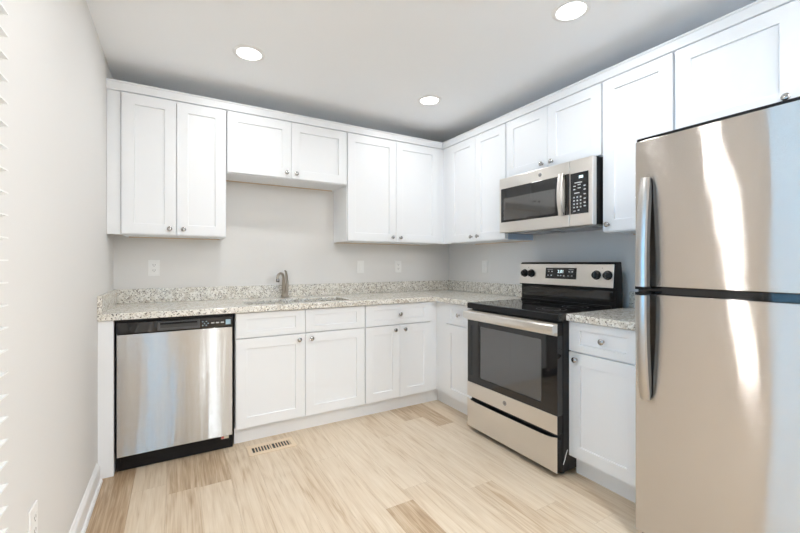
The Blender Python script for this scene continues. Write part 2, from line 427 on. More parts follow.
# ------------------------------------------------------------------ recessed lights
def downlight(x, y, label, pw):
    t = thing('recessed_light', (x, y, ROOM_H), label, 'ceiling light', 'recessed ceiling lights')
    bm = B(); lathe(bm, up_m(x, y, ROOM_H), [(.068, -.006), (.072, -.009), (.086, -.007), (.092, -.001), (.092, -.0002), (.068, -.0002), (.068, -.006)], 40, cap=False)
    obj('trim_ring', bm, TRIMW, t, smooth=True)
    bm = B(); lathe(bm, up_m(x, y, ROOM_H), [(.0675, -.0003), (.0675, -.0035)], 40); obj('lens', bm, LENS, t)
    L = bpy.data.lights.new('lamp', 'AREA'); L.shape = 'DISK'; L.size = .13; L.energy = LAMP_W * pw; L.color = LAMP_COL
    o = bpy.data.objects.new('lamp', L); C.objects.link(o); o.parent = t; o.location = (0, 0, -.011)
LL = ['round white recessed ceiling light above the dishwasher end, leftmost in the picture',
      'round white recessed ceiling light nearest the cabinet corner, smallest in the picture',
      'round white recessed ceiling light in front of the range, at the picture top edge',
      'round recessed ceiling light near the left wall window, above the camera',
      'added round ceiling fill light behind the camera near mid room',
      'added round ceiling fill light behind the camera on the fridge side',
      'added round ceiling fill light far behind the camera near mid room',
      'added round ceiling fill light closest to the added rear glass door']
for (x, y), l, pw in zip(LAMPS, LL, LAMP_P): downlight(x, y, l, pw)

# ------------------------------------------------------------------ cabinetry
def shaker(name, F, u0, u1, z0, z1, d0, d1, parent, rail=.067, railz=None, rec=.010, label=None):
    rz = railz or rail
    bm = B()
    def ring(a, b, c, d, dd): return [bm.verts.new(F(u, dd, z)) for u, z in ((a, c), (b, c), (b, d), (a, d))]
    bk = ring(u0, u1, z0, z1, d0); fr = ring(u0, u1, z0, z1, d1)
    i1 = ring(u0 + rail, u1 - rail, z0 + rz, z1 - rz, d1); i2 = ring(u0 + rail + .001, u1 - rail - .001, z0 + rz + .001, z1 - rz - .001, d1 - rec)
    bm.faces.new(bk); bm.faces.new(i2)
    for k in range(4):
        j = (k + 1) % 4
        bm.faces.new((bk[k], bk[j], fr[j], fr[k])); bm.faces.new((fr[k], fr[j], i1[j], i1[k])); bm.faces.new((i1[k], i1[j], i2[j], i2[k]))
    return obj(name, bm, WHITE, parent, bevel=.0012, label=label)
def knob(F, u, d, z, parent):
    bm = B(); lathe(bm, axis_m(F, u, d, z), [(.0075, 0), (.0075, .003), (.005, .006), (.005, .013), (.012, .017), (.0155, .021), (.0155, .024), (.012, .0275), (.005, .0285)], 20)
    return obj('knob', bm, CHROME, parent, smooth=True)

G = .003
ZU0, ZU1, DU = 1.380, 2.286, .305
def upper(F, u0, u1, z0, splits, label, knobs, wood=True, dz1=None):
    """wall cabinet; splits = list of door edges, knobs = list of u"""
    z1 = ZU1; dt = .0206
    t = thing('wall_cabinet', F((u0 + u1) / 2, DU / 2, z0), label, 'cabinet')
    bm = B()
    box(bm, F, u0, u0 + .016, .002, DU, z0, z1); box(bm, F, u1 - .016, u1, .002, DU, z0, z1)
    box(bm, F, u0 + .016, u1 - .016, .002, DU, z1 - .016, z1); box(bm, F, u0 + .016, u1 - .016, .002, .012, z0 + .002, z1 - .016)
    box(bm, F, u0 + .016, u1 - .016, .026, DU - .02, z0 + .002, z0 + .014)
    box(bm, F, u0 + .016, u1 - .016, DU - .02, DU, z0, z0 + .045)
    obj('carcass', bm, WHITE, t, bevel=.0006)
    boxo('hanging_rail', F, (u0 + .017, u1 - .017, .0125, .0255, z0 - .003, z0 + .0155), WOODRAW, t, label='unpainted wood rail under the back edge')
    n = len(splits) - 1
    for i in range(n):
        a, b = splits[i] + G / 2, splits[i + 1] - G / 2
        dr = shaker('door', F, a, b, z0 + .006, z1 - .006, DU + .001, DU + dt, t)
        knob(F, knobs[i], DU + dt, z0 + .044, dr)
    return t
upper(BACK, -2.838, -2.226, ZU0, [-2.834, -2.5329, -2.229], 'tall two-door white wall cabinet beside the left wall, above the dishwasher', [-2.572, -2.492])
upper(BACK, -2.222, -1.310, 1.842, [-2.220, -1.768, -1.313], 'short wide two-door white wall cabinet above the sink', [-1.806, -1.730])
upper(BACK, -1.306, -.378, ZU0, [-1.302, -.8405, -.381], 'tall two-door white wall cabinet on the sink wall, next to the corner', [-.882, -.801])
upper(RIGHT, .425, 1.134, ZU0, [.428, .783, 1.131], 'tall two-door white wall cabinet left of the microwave, next to the corner', [.743, .823])
upper(RIGHT, 1.138, 1.910, 1.842, [1.141, 1.5215, 1.907], 'short two-door white wall cabinet directly above the microwave', [1.481, 1.562])
upper(RIGHT, 1.914, 2.295, ZU0, [1.917, 2.292], 'tall single-door white wall cabinet between the microwave and the refrigerator', [1.953])
upper(RIGHT, 2.299, 3.213, 1.842, [2.302, 2.764, 3.210], 'short two-door white wall cabinet above the refrigerator', [2.720, 2.794])
# thin pale blue layer that tints the exposed side of the corner cabinet
boxo('blue_side_tint', RIGHT, (1.1345, 1.1350, .02, .30, 1.383, 1.60), BLUETINT, bpy.data.objects['wall_cabinet.003'], label='pale blue tint on the side panel')

def filler(name, F, r, label):
    bm = B(); box(bm, F, *r); o = obj(name, bm, WHITE, None, loc=F((r[0] + r[1]) / 2, (r[2] + r[3]) / 2, r[4]), bevel=.0008)
    tag(o, label, 'filler panel'); return o
filler('cabinet_filler', BACK, (-2.910, -2.8395, .285, .306, ZU0, ZU1), 'narrow white filler strip between the left wall and the wall cabinets')
filler('cabinet_filler', BACK, (-2.910, -2.8385, .02, .630, .0005, .875), 'narrow white end panel between the left wall and the dishwasher')
# corner fillers (L shaped)
def corner(z0, z1, d, ub, ur, label, toe=False):
    bm = B()
    t = .018
    xs = [ub, -d, -d + t]; ys = [-ur, -d, -d + t]
    cells(bm, xs, ys, lambda a, b: (a > -d) or (b > -d), z0, z1)
    o = obj('corner_filler', bm, WHITE, None, loc=(-d, -d, z0), bevel=.0008)
    if toe:
        bm = B(); cells(bm, [ub, -.552, -.536], [-ur, -.552, -.536], lambda a, b: (a > -.552) or (b > -.552), .0005, z0)
        obj('toe_kick', bm, WHITE, o)
    tag(o, label, 'filler panel')
corner(ZU0, ZU1, .306, -.3772, .4242, 'white L-shaped filler in the inner corner between the two wall cabinets')
corner(.115, .875, .6005, -.6655, .7515, 'white L-shaped filler in the inner corner of the base cabinets', True)

# crown boards
bm = B(); prism(bm, BACK, [(.300, ZU1 + .0005), (.3235, ZU1 + .0005), (.3265, ZU1 + .003), (.3265, 2.334), (.3325, 2.338), (.3325, 2.345), (.300, 2.345)], -2.910, -.3330)
tag(obj('crown_molding', bm, WHITE, None, loc=(-1.6, -.32, ZU1)), 'flat white crown strip along the top of the sink-wall cabinets', 'molding')
bm = B(); prism(bm, RIGHT, [(.300, ZU1 + .0005), (.3235, ZU1 + .0005), (.3265, ZU1 + .003), (.3265, 2.334), (.3325, 2.338), (.3325, 2.345), (.300, 2.345)], .300, 3.213)
tag(obj('crown_molding', bm, WHITE, None, loc=(-.32, -1.7, ZU1)), 'flat white crown strip along the top of the range-wall cabinets', 'molding')

DB = .600
def base(F, u0, u1, label, doors, drawers, knobs, toe_d=.552, toe_u0=None, hollow=False):
    t = thing('base_cabinet', F((u0 + u1) / 2, .3, 0), label, 'cabinet')
    bm = B()
    if hollow:
        box(bm, F, u0, u0 + .016, .004, DB, .115, .8755); box(bm, F, u1 - .016, u1, .004, DB, .115, .8755)
        box(bm, F, u0 + .016, u1 - .016, .004, DB, .115, .131); box(bm, F, u0 + .016, u1 - .016, .004, .012, .131, .8755); box(bm, F, u0 + .016, u1 - .016, DB - .018, DB, .131, .8755)
    else: box(bm, F, u0, u1, .004, DB, .115, .8755)
    obj('carcass', bm, WHITE, t, bevel=.0006)
    boxo('toe_kick', F, (toe_u0 or u0, u1, toe_d - .016, toe_d, .0005, .1148), WHITE, t)
    for (a, b), ks in zip(doors, knobs[0]):
        dr = shaker('door', F, a, b, .118, .701, DB + .001, DB + .0195, t)
        for k in ks: knob(F, k, DB + .0195, .664, dr)
    for (a, b), ks in zip(drawers, knobs[1]):
        dr = shaker('drawer_front', F, a, b, .708, .870, DB + .001, DB + .0195, t, railz=.042)
        for k in ks: knob(F, k, DB + .0195, .789, dr)
    return t
base(BACK, -2.203, -1.280, 'wide white sink base cabinet with two doors and two plain false drawer fronts', [(-2.199, -1.7465), (-1.7435, -1.284)], [(-2.199, -1.7465), (-1.7435, -1.284)], [[[-1.790], [-1.702]], [[], []]], hollow=True)
base(BACK, -1.2795, -.6665, 'white base cabinet with one wide drawer over two doors, right of the sink cabinet', [(-1.276, -.9735), (-.9705, -.670)], [(-1.276, -.670)], [[[-1.020], [-.930]], [[-.973]]])
base(RIGHT, .7525, 1.1335, 'narrow white base cabinet between the inner corner and the range, left of the oven', [(.757, 1.130)], [(.757, 1.130)], [[[1.095]], [[.935]]])
base(RIGHT, 1.9025, 2.2945, 'narrow white base cabinet with drawer between the range and the refrigerator', [(1.9035, 2.291)], [(1.9035, 2.291)], [[[1.950]], [[2.104]]])

# ------------------------------------------------------------------ granite
ZC0, ZC1 = .8765, .9139
SX0, SX1, SY0, SY1 = -2.115, -1.370, -.545, -.235
bm = B()
cells(bm, [-2.9105, SX0, SX1, -.647, -.0005], [-1.1345, -.647, SY0, SY1, -.0005],
      lambda a, b: (b > -.647 or a > -.647) and not (SX0 < a < SX1 and SY0 < b < SY1), ZC0, ZC1)
tag(obj('countertop', bm, GRANITE, None, loc=(-1.5, -.3, ZC0), bevel=.003, seg=3), 'L-shaped speckled granite countertop with the sink cut into it', 'countertop')
bm = B(); box(bm, RIGHT, 1.9030, 2.300, .0005, .647, ZC0, ZC1)
tag(obj('countertop', bm, GRANITE, None, loc=(-.3, -2.1, ZC0), bevel=.003, seg=3), 'short speckled granite countertop between the range and the refrigerator', 'countertop')
ZS = 1.0145
def splash(F, r, label):
    bm = B(); box(bm, F, *r, ZC1 + .0004, ZS); tag(obj('backsplash', bm, GRANITE, None, loc=F((r[0] + r[1]) / 2, .01, ZC1), bevel=.0015), label, 'backsplash')
splash(BACK, (-2.8885, -.0005, .0008, .021), 'long low granite backsplash behind the sink and faucet')
splash(LEFTF, (.0008, .645, .0008, .0215), 'low granite side splash against the left wall, above the dishwasher end panel')
splash(RIGHT, (.0215, 1.1345, .0008, .021), 'low granite backsplash on the right wall between the corner and the range')
splash(RIGHT, (1.9030, 2.300, .0008, .021), 'short piece of granite backsplash between the range and the refrigerator')

# ------------------------------------------------------------------ sink and faucet
sk = thing('kitchen_sink', (-1.7425, -.335, .70), 'stainless double bowl sink set under the granite countertop', 'sink')
xm = (SX0 + SX1) / 2
def bowl(x0, x1):
    bm = B(); y0, y1 = SY0 + .001, SY1 - .001; zt, zb = ZC0 - .001, .70
    r = .05
    def rr(x0, x1, y0, y1, r, z, n=5):
        out = []
        for cx, cy, a in ((x1 - r, y1 - r, 0), (x0 + r, y1 - r, 90), (x0 + r, y0 + r, 180), (x1 - r, y0 + r, 270)):
            for k in range(n + 1):
                t = math.radians(a + 90 * k / n); out.append(bm.verts.new((cx + r * math.cos(t), cy + r * math.sin(t), z)))
        return out
    A = rr(x0 - .012, x1 + .012, y0 - .012, y1 + .012, r, zt); Bq = rr(x0, x1, y0, y1, r, zt); c = rr(x0 + .006, x1 - .006, y0 + .006, y1 - .006, r, zb + .03); D = rr(x0 + .03, x1 - .03, y0 + .03, y1 - .03, r * .7, zb)
    E = rr(x0 - .012, x1 + .012, y0 - .012, y1 + .012, r, zb - .003)
    for P, Q in ((A, Bq), (Bq, c), (c, D), (A, E)):
        for k in range(len(P)): bm.faces.new((P[k], P[(k + 1) % len(P)], Q[(k + 1) % len(P)], Q[k]))
    bm.faces.new(D); bm.faces.new(E)
    b = obj('bowl', bm, SINKM, sk, smooth=True)
    bm = B(); lathe(bm, up_m((x0 + x1) / 2, (y0 + y1) / 2, zb + .0005), [(.045, 0), (.045, .002), (.03, .003), (.005, .001)], 24); obj('drain', bm, CHROME, b, smooth=True)
bowl(SX0 + .001, xm - .014); bowl(xm + .014, SX1 - .001)

fx, fy, fz = -1.755, -.075, ZC1
fa = thing('faucet', (fx, fy, fz), 'brushed nickel single-lever kitchen faucet behind the sink', 'faucet')
bm = B(); lathe(bm, up_m(fx, fy, fz + .0003), [(.034, 0), (.034, .004), (.027, .009), (.023, .014), (.021, .03)], 28); obj('base_plate', bm, NICKEL, fa, smooth=True)
pts = [(fx - .010, fy - .006, fz + .012), (fx - .013, fy - .010, fz + .06), (fx - .015, fy - .012, fz + .12), (fx - .017, fy - .016, fz + .165)]
for k in range(1, 9):
    a = math.pi * k / 8
    pts.append((fx - .017 - .062 * (1 - math.cos(a)) / 2, fy - .016 - .075 * (1 - math.cos(a)) / 2, fz + .165 + .036 * math.sin(a)))
pts.append((pts[-1][0], pts[-1][1], fz + .150))
bm = B(); tube(bm, pts, [.014, .0125, .0115, .011] + [.0105] * 8 + [.0105], 16); obj('spout', bm, NICKEL, fa, smooth=True)
bm = B(); lathe(bm, up_m(pts[-1][0], pts[-1][1], fz + .132), [(.0125, 0), (.0135, .003), (.0135, .02), (.011, .024)], 18); obj('spray_head', bm, DKNICK, fa, smooth=True)
bm = B(); tube(bm, [(fx + .012, fy + .0, fz + .01), (fx + .015, fy, fz + .07), (fx + .017, fy, fz + .13), (fx + .012, fy, fz + .165)], [.0135, .0125, .012, .011], 16); obj('handle_column', bm, NICKEL, fa, smooth=True)
bm = B(); tube(bm, [(fx + .014, fy, fz + .155), (fx + .010, fy - .003, fz + .185), (fx + .004, fy - .010, fz + .212), (fx - .006, fy - .02, fz + .222)], [.011, .010, .008, .006], 14); obj('lever', bm, NICKEL, fa, smooth=True)

# ------------------------------------------------------------------ outlets and switch
def outlet(F, u, z, label, kind='duplex', w=.072, h=.116):
    t = thing('wall_outlet' if kind == 'duplex' else 'wall_switch', F(u, 0, z), label, 'outlet' if kind == 'duplex' else 'switch')
    boxo('cover_plate', F, (u - w / 2, u + w / 2, .0004, .006, z - h / 2, z + h / 2), PLASTIC, t, bevel=.002)
    if kind == 'duplex':
        for s in (-1, 1):
            zc = z + s * .0195
            bm = B(); box(bm, F, u - .0165, u + .0165, .006, .0078, zc - .014, zc + .014); r = obj('receptacle', bm, PLASTIC, t, bevel=.003)
            bm = B()
            for du in (-.0065, .0065): box(bm, F, u + du - .0013, u + du + .0013, .0078, .0081, zc - .001, zc + .008)
            lathe(bm, axis_m(F, u, .0078, zc - .007), [(.0024, 0), (.0024, .0003)], 10)
            obj('socket_slots', bm, SLOT, r)
    else:
        boxo('rocker', F, (u - .0165, u + .0165, .006, .009, z - .033, z + .033), PLASTIC, t, bevel=.0015)
    for s in ((0,) if kind == 'duplex' else (-.048, .048)):
        bm = B(); lathe(bm, axis_m(F, u, .006, z + s), [(.003, 0), (.003, .0006)], 10); obj('screw', bm, PLASTIC, t)
outlet(BACK, -2.673, 1.162, 'white duplex outlet on the back wall above the dishwasher')
outlet(BACK, -1.041, 1.162, 'white rocker switch on the back wall right of the faucet', 'switch')
outlet(BACK, -.634, 1.162, 'white duplex outlet on the back wall near the corner')
outlet(RIGHT, .551, 1.162, 'white rocker switch on the right wall between the corner and the range', 'switch')
outlet(LEFTF, 1.743, .406, 'white duplex outlet low on the left wall below the blind')

# ------------------------------------------------------------------ floor register
fr = thing('floor_register', (-1.995, -.713, 0), 'tan metal floor vent grille set in the planks in front of the sink cabinet', 'floor vent')
FF = lambda x, z, y: (x, y, z)
bm = B(); cells(bm, [-2.142, -2.115, -2.000, -1.990, -1.875, -1.848], [-.785, -.750, -.676, -.641],
                lambda a, b: not (-.750 < b < -.676 and (-2.115 < a < -2.0 or -1.990 < a < -1.875)), .0004, .005)
obj('frame', bm, VENTM, fr, bevel=.001)
bm = B(); box(bm, WORLD, -2.114, -1.876, -.749, -.677, .0004, .0010); obj('duct_opening', bm, SLOT, fr)
for k in range(12):
    x = -2.1010 + .0178 * k + (.0195 if k > 5 else 0)
    boxo('louver', WORLD, (x, x + .0068, -.7495, -.6765, .0012, .0042), VENTM, fr)

# ------------------------------------------------------------------ dishwasher
DX0, DX1 = -2.832, -2.212
dw = thing('dishwasher', ((DX0 + DX1) / 2, -.3, 0), 'stainless steel dishwasher with black control panel under the granite countertop', 'dishwasher')
boxo('tub', BACK, (DX0, DX1, .03, .585, .10, .8755), BLACKM, dw)
def curved(name, F, u0, u1, z0, z1, d0, d1, bow, m, parent, nx=28, nz=14, wav=0.0, bz=0.0):
    """door skin with a gentle bow across its width"""
    bm = B(); V = []
    for i in range(nx + 1):
        r = []
        for j in range(nz + 1):
            s = 2 * i / nx - 1; q = 2 * j / nz - 1
            d = d1 - bow * (s * s) * (1 + bz * q * q) * (1 if s < 0 or bow > 0 else .12)
            d += wav * (1 - s * s) * (1 - q * q) * (math.sin(5.3 * s + .9 * q) * .6 + .5 * math.sin(9 * s - 1.3 * q))
            r.append(bm.verts.new(F(u0 + (u1 - u0) * i / nx, d, z0 + (z1 - z0) * j / nz)))
        V.append(r)
    fs = [bm.faces.new((V[i][j], V[i + 1][j], V[i + 1][j + 1], V[i][j + 1])) for i in range(nx) for j in range(nz)]
    bd = [V[i][0] for i in range(nx + 1)] + [V[nx][j] for j in range(1, nz + 1)] + [V[i][nz] for i in range(nx - 1, -1, -1)] + [V[0][j] for j in range(nz - 1, 0, -1)]
    bk = []
    iF = (lambda p: p)
    for v in bd:
        # same outline pushed back to d0
        bk.append(v)
    back = []
    def corner_pos(k):
        n1, n2, n3 = nx, nx + nz, 2 * nx + nz
        if k <= n1: return (u0 + (u1 - u0) * k / nx, z0)
        if k <= n2: return (u1, z0 + (z1 - z0) * (k - n1) / nz)
        if k <= n3: return (u1 - (u1 - u0) * (k - n2) / nx, z1)
        return (u0, z1 - (z1 - z0) * (k - n3) / nz)
    for k in range(len(bd)):
        u, z = corner_pos(k); back.append(bm.verts.new(F(u, d0, z)))
    for k in range(len(bd)):
        j = (k + 1) % len(bd); bm.faces.new((bd[k], bd[j], back[j], back[k]))
    bm.faces.new(back)
    return obj(name, bm, m, parent, smooth=True, bevel=.0025, seg=3)
dd = curved('door', BACK, DX0 + .008, DX1 - .010, .098, .790, .588, .630, -.0045, STEEL, dw, wav=.0004, bz=.5)
cp = boxo('control_panel', BACK, (DX0 + .006, DX1 - .008, .588, .634, .793, .858), BLACKG, dw, bevel=.004)
prm = B(); box(prm, BACK, DX0 + .006, DX1 - .008, .588, .622, .8585, .872); obj('top_trim', prm, BLACK, dw, bevel=.002)
# pocket handle
bm = B(); frame(bm, BACK, (-2.630, -2.408, .800, .851), (-2.617, -2.421, .812, .845), .6343, .6385); obj('handle_surround', bm, RIMG, cp, bevel=.002, label='raised black rim of the pocket handle')
boxo('handle_pocket', BACK, (-2.617, -2.421, .6342, .6348, .812, .845), SLOT, cp)
boxo('handle_grip', BACK, (-2.617, -2.421, .6349, .642, .833, .845), BLACK, cp, bevel=.003)
LCD = mat('panel_print_blue', (.30, .45, .55), .4)
bm = B()
for i in range(4):
    for j in range(3):
        if (i + j) % 2 == 0: box(bm, BACK, -2.395 + i * .010, -2.389 + i * .010, .6342, .6346, .808 + j * .012, .814 + j * .012)
obj('cycle_markings', bm, LCD, cp)
for u in (-2.345, -2.318, -2.290):
    boxo('button', BACK, (u, u + .018, .6342, .6355, .820, .827), GREYP, cp)
boxo('status_window', BACK, (-2.262, -2.233, .6342, .6347, .808, .840), LCD, cp)
boxo('toe_panel', BACK, (DX0 + .002, DX1 - .003, .56, .588, .002, .094), BLACK, dw, bevel=.002)
boxo('kick_plate', BACK, (DX0 + .02, DX1 - .022, .5885, .596, .045, .090), BLACK, dw, bevel=.003)
bm = B(); plate(bm, BACK, [(-2.285, .068), (-2.240, .068), (-2.240, .086), (-2.285, .086)], .5962, .5966); lb = obj('warning_label', bm, CREAM, dw, label='small cream and red sticker')
boxo('label_mark', BACK, (-2.284, -2.268, .5967, .597, .070, .084), REDP, lb)

# ------------------------------------------------------------------ range
RY0, RY1 = 1.1395, 1.9015
rg = thing('electric_range', (-.40, -1.52, 0), 'freestanding stainless and black glass electric range with oven', 'range')
bm = B()   # hollow enamel body with the oven cavity
box(bm, RIGHT, RY0, RY0 + .05, .075, .665, .03, .873); box(bm, RIGHT, RY1 - .05, RY1, .075, .665, .03, .873)
box(bm, RIGHT, RY0 + .05, RY1 - .05, .075, .12, .03, .873); box(bm, RIGHT, RY0 + .05, RY1 - .05, .12, .665, .03, .30)
box(bm, RIGHT, RY0 + .05, RY1 - .05, .12, .665, .78, .873)
obj('body', bm, BLACKM, rg, bevel=.0015)
bm = B()   # grey cavity liner
frame(bm, RIGHT, (RY0 + .0505, RY1 - .0505, .3005, .7795), (RY0 + .056, RY1 - .056, .306, .774), .126, .664)
box(bm, RIGHT, RY0 + .0505, RY1 - .0505, .1205, .126, .3005, .7795)
obj('oven_cavity', bm, ENAMEL, rg)
for z in (.45, .60):
    bm = B()
    for k in range(17):
        u = RY0 + .075 + k * (RY1 - RY0 - .15) / 16
        tube(bm, [RIGHT(u, .14, z), RIGHT(u, .63, z)], .0022, 6)
    for d in (.14, .38, .63): tube(bm, [RIGHT(RY0 + .06, d, z), RIGHT(RY1 - .06, d, z)], .0035, 8)
    obj('oven_rack', bm, WIRE, rg)
for u in (RY0 + .05, RY1 - .05):
    for d in (.12, .62):
        bm = B(); lathe(bm, up_m(*RIGHT(u, d, .0003)), [(.02, 0), (.02, .008), (.012, .012), (.012, .0298)], 16); obj('leveling_foot', bm, BLACK, rg)
# cooktop
bm = B(); box(bm, RIGHT, RY0 + .001, RY1 - .001, .160, .702, .8735, .9145); ck = obj('cooktop', bm, BLACKG, rg, bevel=.004, seg=3)
bm = B(); box(bm, RIGHT, RY0, RY1, .7022, .7135, .8735, .9125); obj('cooktop_front_trim', bm, BLACK, rg, bevel=.003)
for u, d, r in ((1.335, .53, .115), (1.335, .30, .078), (1.715, .53, .088), (1.715, .30, .078)):
    bm = B()
    for q in (r, r * .62): lathe(bm, up_m(*RIGHT(u, d, .9146)), [(q, 0), (q, .00015), (q - .0022, .00015), (q - .0022, 0), (q, 0)], 48, cap=False)
    obj('burner_ring', bm, RIMG, ck)
# oven door: steel lower band, black glass surround, see-through window
od = thing('oven_door', (0, 0, 0), '', ''); 
for kk in ('label', 'category'): del od[kk]
od.parent = rg; od.location = Vector((-.69, -1.52, .25)) - wpos(rg)
bm = B(); frame(bm, RIGHT, (RY0 + .003, RY1 - .003, .350, .792), (1.262, 1.788, .395, .758), .668, .712); obj('glass_surround', bm, BLACKG, od, bevel=.002)
boxo('door_core', RIGHT, (RY0 + .0035, RY1 - .0035, .668, .7105, .249, .349), BLACK, od)
boxo('lower_band', RIGHT, (RY0 + .003, RY1 - .003, .7107, .715, .248, .3495), STEELR, od, bevel=.0015)
boxo('door_core', RIGHT, (RY0 + .0035, RY1 - .0035, .668, .7105, .7925, .8615), BLACK, od)
boxo('upper_band', RIGHT, (RY0 + .003, RY1 - .003, .7107, .715, .7925, .862), STEELR, od, bevel=.0015)
boxo('window', RIGHT, (1.2625, 1.7875, .700, .704, .3955, .7575), OGLASS, od)
bm = B()
hz0, hz1 = .805, .858
n = 16
prof = []
for k in range(n + 1):
    s = 2 * k / n - 1; u = 1.148 + (1.905 - 1.148) * k / n - .004
    prof.append((u, .748 + .012 * (1 - s ** 4)))
A = []; 
for u, d in prof:
    A.append([bm.verts.new(RIGHT(u, dd_, z)) for dd_, z in ((d - .010, hz0 + .004), (d - .001, hz0), (d + .006, hz0 + .008), (d + .009, (hz0 + hz1) / 2), (d + .006, hz1 - .006), (d - .001, hz1), (d - .010, hz1 - .003))])
for a, b in zip(A, A[1:]):
    for k in range(7): bm.faces.new((a[k], a[(k + 1) % 7], b[(k + 1) % 7], b[k]))
bm.faces.new(A[0]); bm.faces.new(A[-1])
for u in (1.148, 1.872): box(bm, RIGHT, u, u + .028, .7155, .742, .812, .852)
obj('handle', bm, STEELR, od, smooth=True)
bm = B(); lathe(bm, axis_m(RIGHT, 1.507, .7152, .301), [(.0150, 0), (.0150, .001), (.0135, .0016), (.0005, .0014)], 28); bd = obj('badge', bm, BADGE, rg, smooth=True, label='round grey monogram badge')
text('monogram', 'GE', RIGHT, 1.507, .7169, .301, .014, CHROME, bd)
# storage drawer with scooped top
pts = [(RY0 + .003, .034), (RY1 - .003, .034), (RY1 - .003, .233)]
for k in range(1, 20):
    s = 1 - 2 * k / 20; u = (RY0 + RY1) / 2 + s * (RY1 - RY0 - .006) / 2
    pts.append((u, .233 - .016 * (1 - s ** 10)))
pts.append((RY0 + .003, .233))
bm = B(); plate(bm, RIGHT, pts, .7107, .715); sd = obj('storage_drawer', bm, STEELR, rg, bevel=.0015)
boxo('drawer_box', RIGHT, (RY0 + .0035, RY1 - .0035, .668, .7105, .036, .215), BLACK, sd)
boxo('drawer_gap_liner', RIGHT, (RY0 + .004, RY1 - .004, .6655, .672, .1, .247), RUBBER, rg)
# backguard
bm = B(); prism(bm, RIGHT, [(.085, .874), (.158, .874), (.158, 1.035), (.182, 1.035), (.168, 1.192), (.155, 1.203), (.100, 1.205), (.085, 1.10)], RY0 + .0015, RY1 - .0015)
bg = obj('backguard', bm, BLACK, rg, bevel=.004, seg=3)
def PN(u, d, z):     # plane of the tilted control face
    return RIGHT(u, .1825 - (z - 1.035) * .0892 + d, z)
bm = B(); box(bm, PN, RY0 + .004, RY1 - .005, .0003, .004, 1.041, 1.190); cpn = obj('control_panel', bm, STEELR, rg, bevel=.003, label='stainless control fascia of the backguard')
bm = B(); prism(bm, RIGHT, [(.1582, .955), (.1605, .952), (.1605, 1.01), (.1582, 1.02)], RY0 + .02, RY1 - .02); obj('vent_trim', bm, BLACKG, bg)
bm = B(); box(bm, RIGHT, RY0 + .002, RY1 - .03, .1582, .168, .9150, .926); obj('rear_trim', bm, BLACK, rg, bevel=.003)
boxo('display', PN, (1.388, 1.640, .0042, .0060, 1.086, 1.164), BLACKG, rg, bevel=.004)
dsp = bpy.data.objects['display']
text('clock_digits', '2:01', PN, 1.516, .0062, 1.137, .030, DIGIT, dsp)
for u, z, w, h in [(1.375, 1.150, .045, .0035), (1.55, 1.150, .038, .0035)] + [(u, z, .011, .007) for u, z in ((1.380, 1.134), (1.408, 1.134), (1.376, 1.106), (1.404, 1.106), (1.548, 1.134), (1.573, 1.134), (1.542, 1.106), (1.570, 1.106), (1.460, 1.106), (1.482, 1.106), (1.507, 1.104))]:
    boxo('button_marking', PN, (u + .03, u + w + .03, .0061, .0063, z, z + h), GREYP, dsp)
for u in (1.194, 1.260, 1.785, 1.860):
    bm = B(); M = axis_m(PN, u, .0042, 1.120)
    lathe(bm, M, [(.030, 0), (.030, .004), (.024, .006), (.022, .024), (.018, .027)], 28)
    kn = obj('burner_knob', bm, BLACK, rg, smooth=True)
    boxo('knob_pointer', PN, (u - .005, u + .005, .0285, .036, 1.098, 1.142), BLACKG, kn, bevel=.002)
bm = B()
for u in (1.227, 1.822):
    bm = B(); lathe(bm, axis_m(PN, u, .0042, 1.165), [(.0025, 0), (.0025, .0005)], 10); obj('indicator', bm, SLOT, cpn)

bm = B(); tube(bm, [(-.668, -1.9036, .075), (-.655, -1.9036, .10), (-.645, -1.9036, .125), (-.632, -1.9036, .150)], .0018, 8)
obj('side_cord', bm, PLASTIC, rg, smooth=True, label='short white cord on the side of the range')

# ------------------------------------------------------------------ microwave
mw = thing('microwave', (-.2, -1.52, 1.42), 'stainless over-the-range microwave with black window, mounted above the range', 'microwave')
M0, M1, MZ0, MZ1 = 1.143, 1.905, 1.424, 1.838
boxo('housing', RIGHT, (M0 + .002, M1 - .002, .004, .362, MZ0 + .006, MZ1), BLACKM, mw, bevel=.002)
boxo('underside_plate', RIGHT, (M0 + .01, M1 - .01, .02, .355, MZ0, MZ0 + .0055), CHROME, mw, label='bare metal bottom plate')
for a, b in ((1.22, 1.48), (1.56, 1.82)):
    bm = B(); frame(bm, RIGHT, (a, b, 0, 1), (a + .01, b - .01, 0, 1), .07, .25); bm.free()
    bm = B(); box(bm, RIGHT, a, b, .08, .28, MZ0 - .003, MZ0 - .0003); obj('grease_filter', bm, BADGE, mw)
md = boxo('door_frame', RIGHT, (M0, 1.7455, .364, .400, MZ0 + .002, MZ1 - .003), STEELR, mw, bevel=.004)
boxo('control_housing', RIGHT, (1.7480, M1, .364, .400, MZ0 + .002, MZ1 - .003), STEELR, mw, bevel=.004)
boxo('window', RIGHT, (1.163, 1.665, .4002, .4035, 1.503, 1.755), BLACKG, md, bevel=.002)
boxo('window_screen', RIGHT, (1.190, 1.643, .4036, .4042, 1.520, 1.680), MGLASS, md)
bm = B()
ln = []
for k in range(13):
    s = 2 * k / 12 - 1; z = 1.498 + (1.765 - 1.498) * k / 12; d = .418 + .020 * (1 - s * s)
    ln.append([bm.verts.new(RIGHT(u, dd_, z)) for u, dd_ in ((1.680, d - .006), (1.684, d + .003), (1.697, d + .006), (1.710, d + .003), (1.714, d - .006))])
for a, b in zip(ln, ln[1:]):
    for k in range(5): bm.faces.new((a[k], a[(k + 1) % 5], b[(k + 1) % 5], b[k]))
bm.faces.new(ln[0]); bm.faces.new(ln[-1])
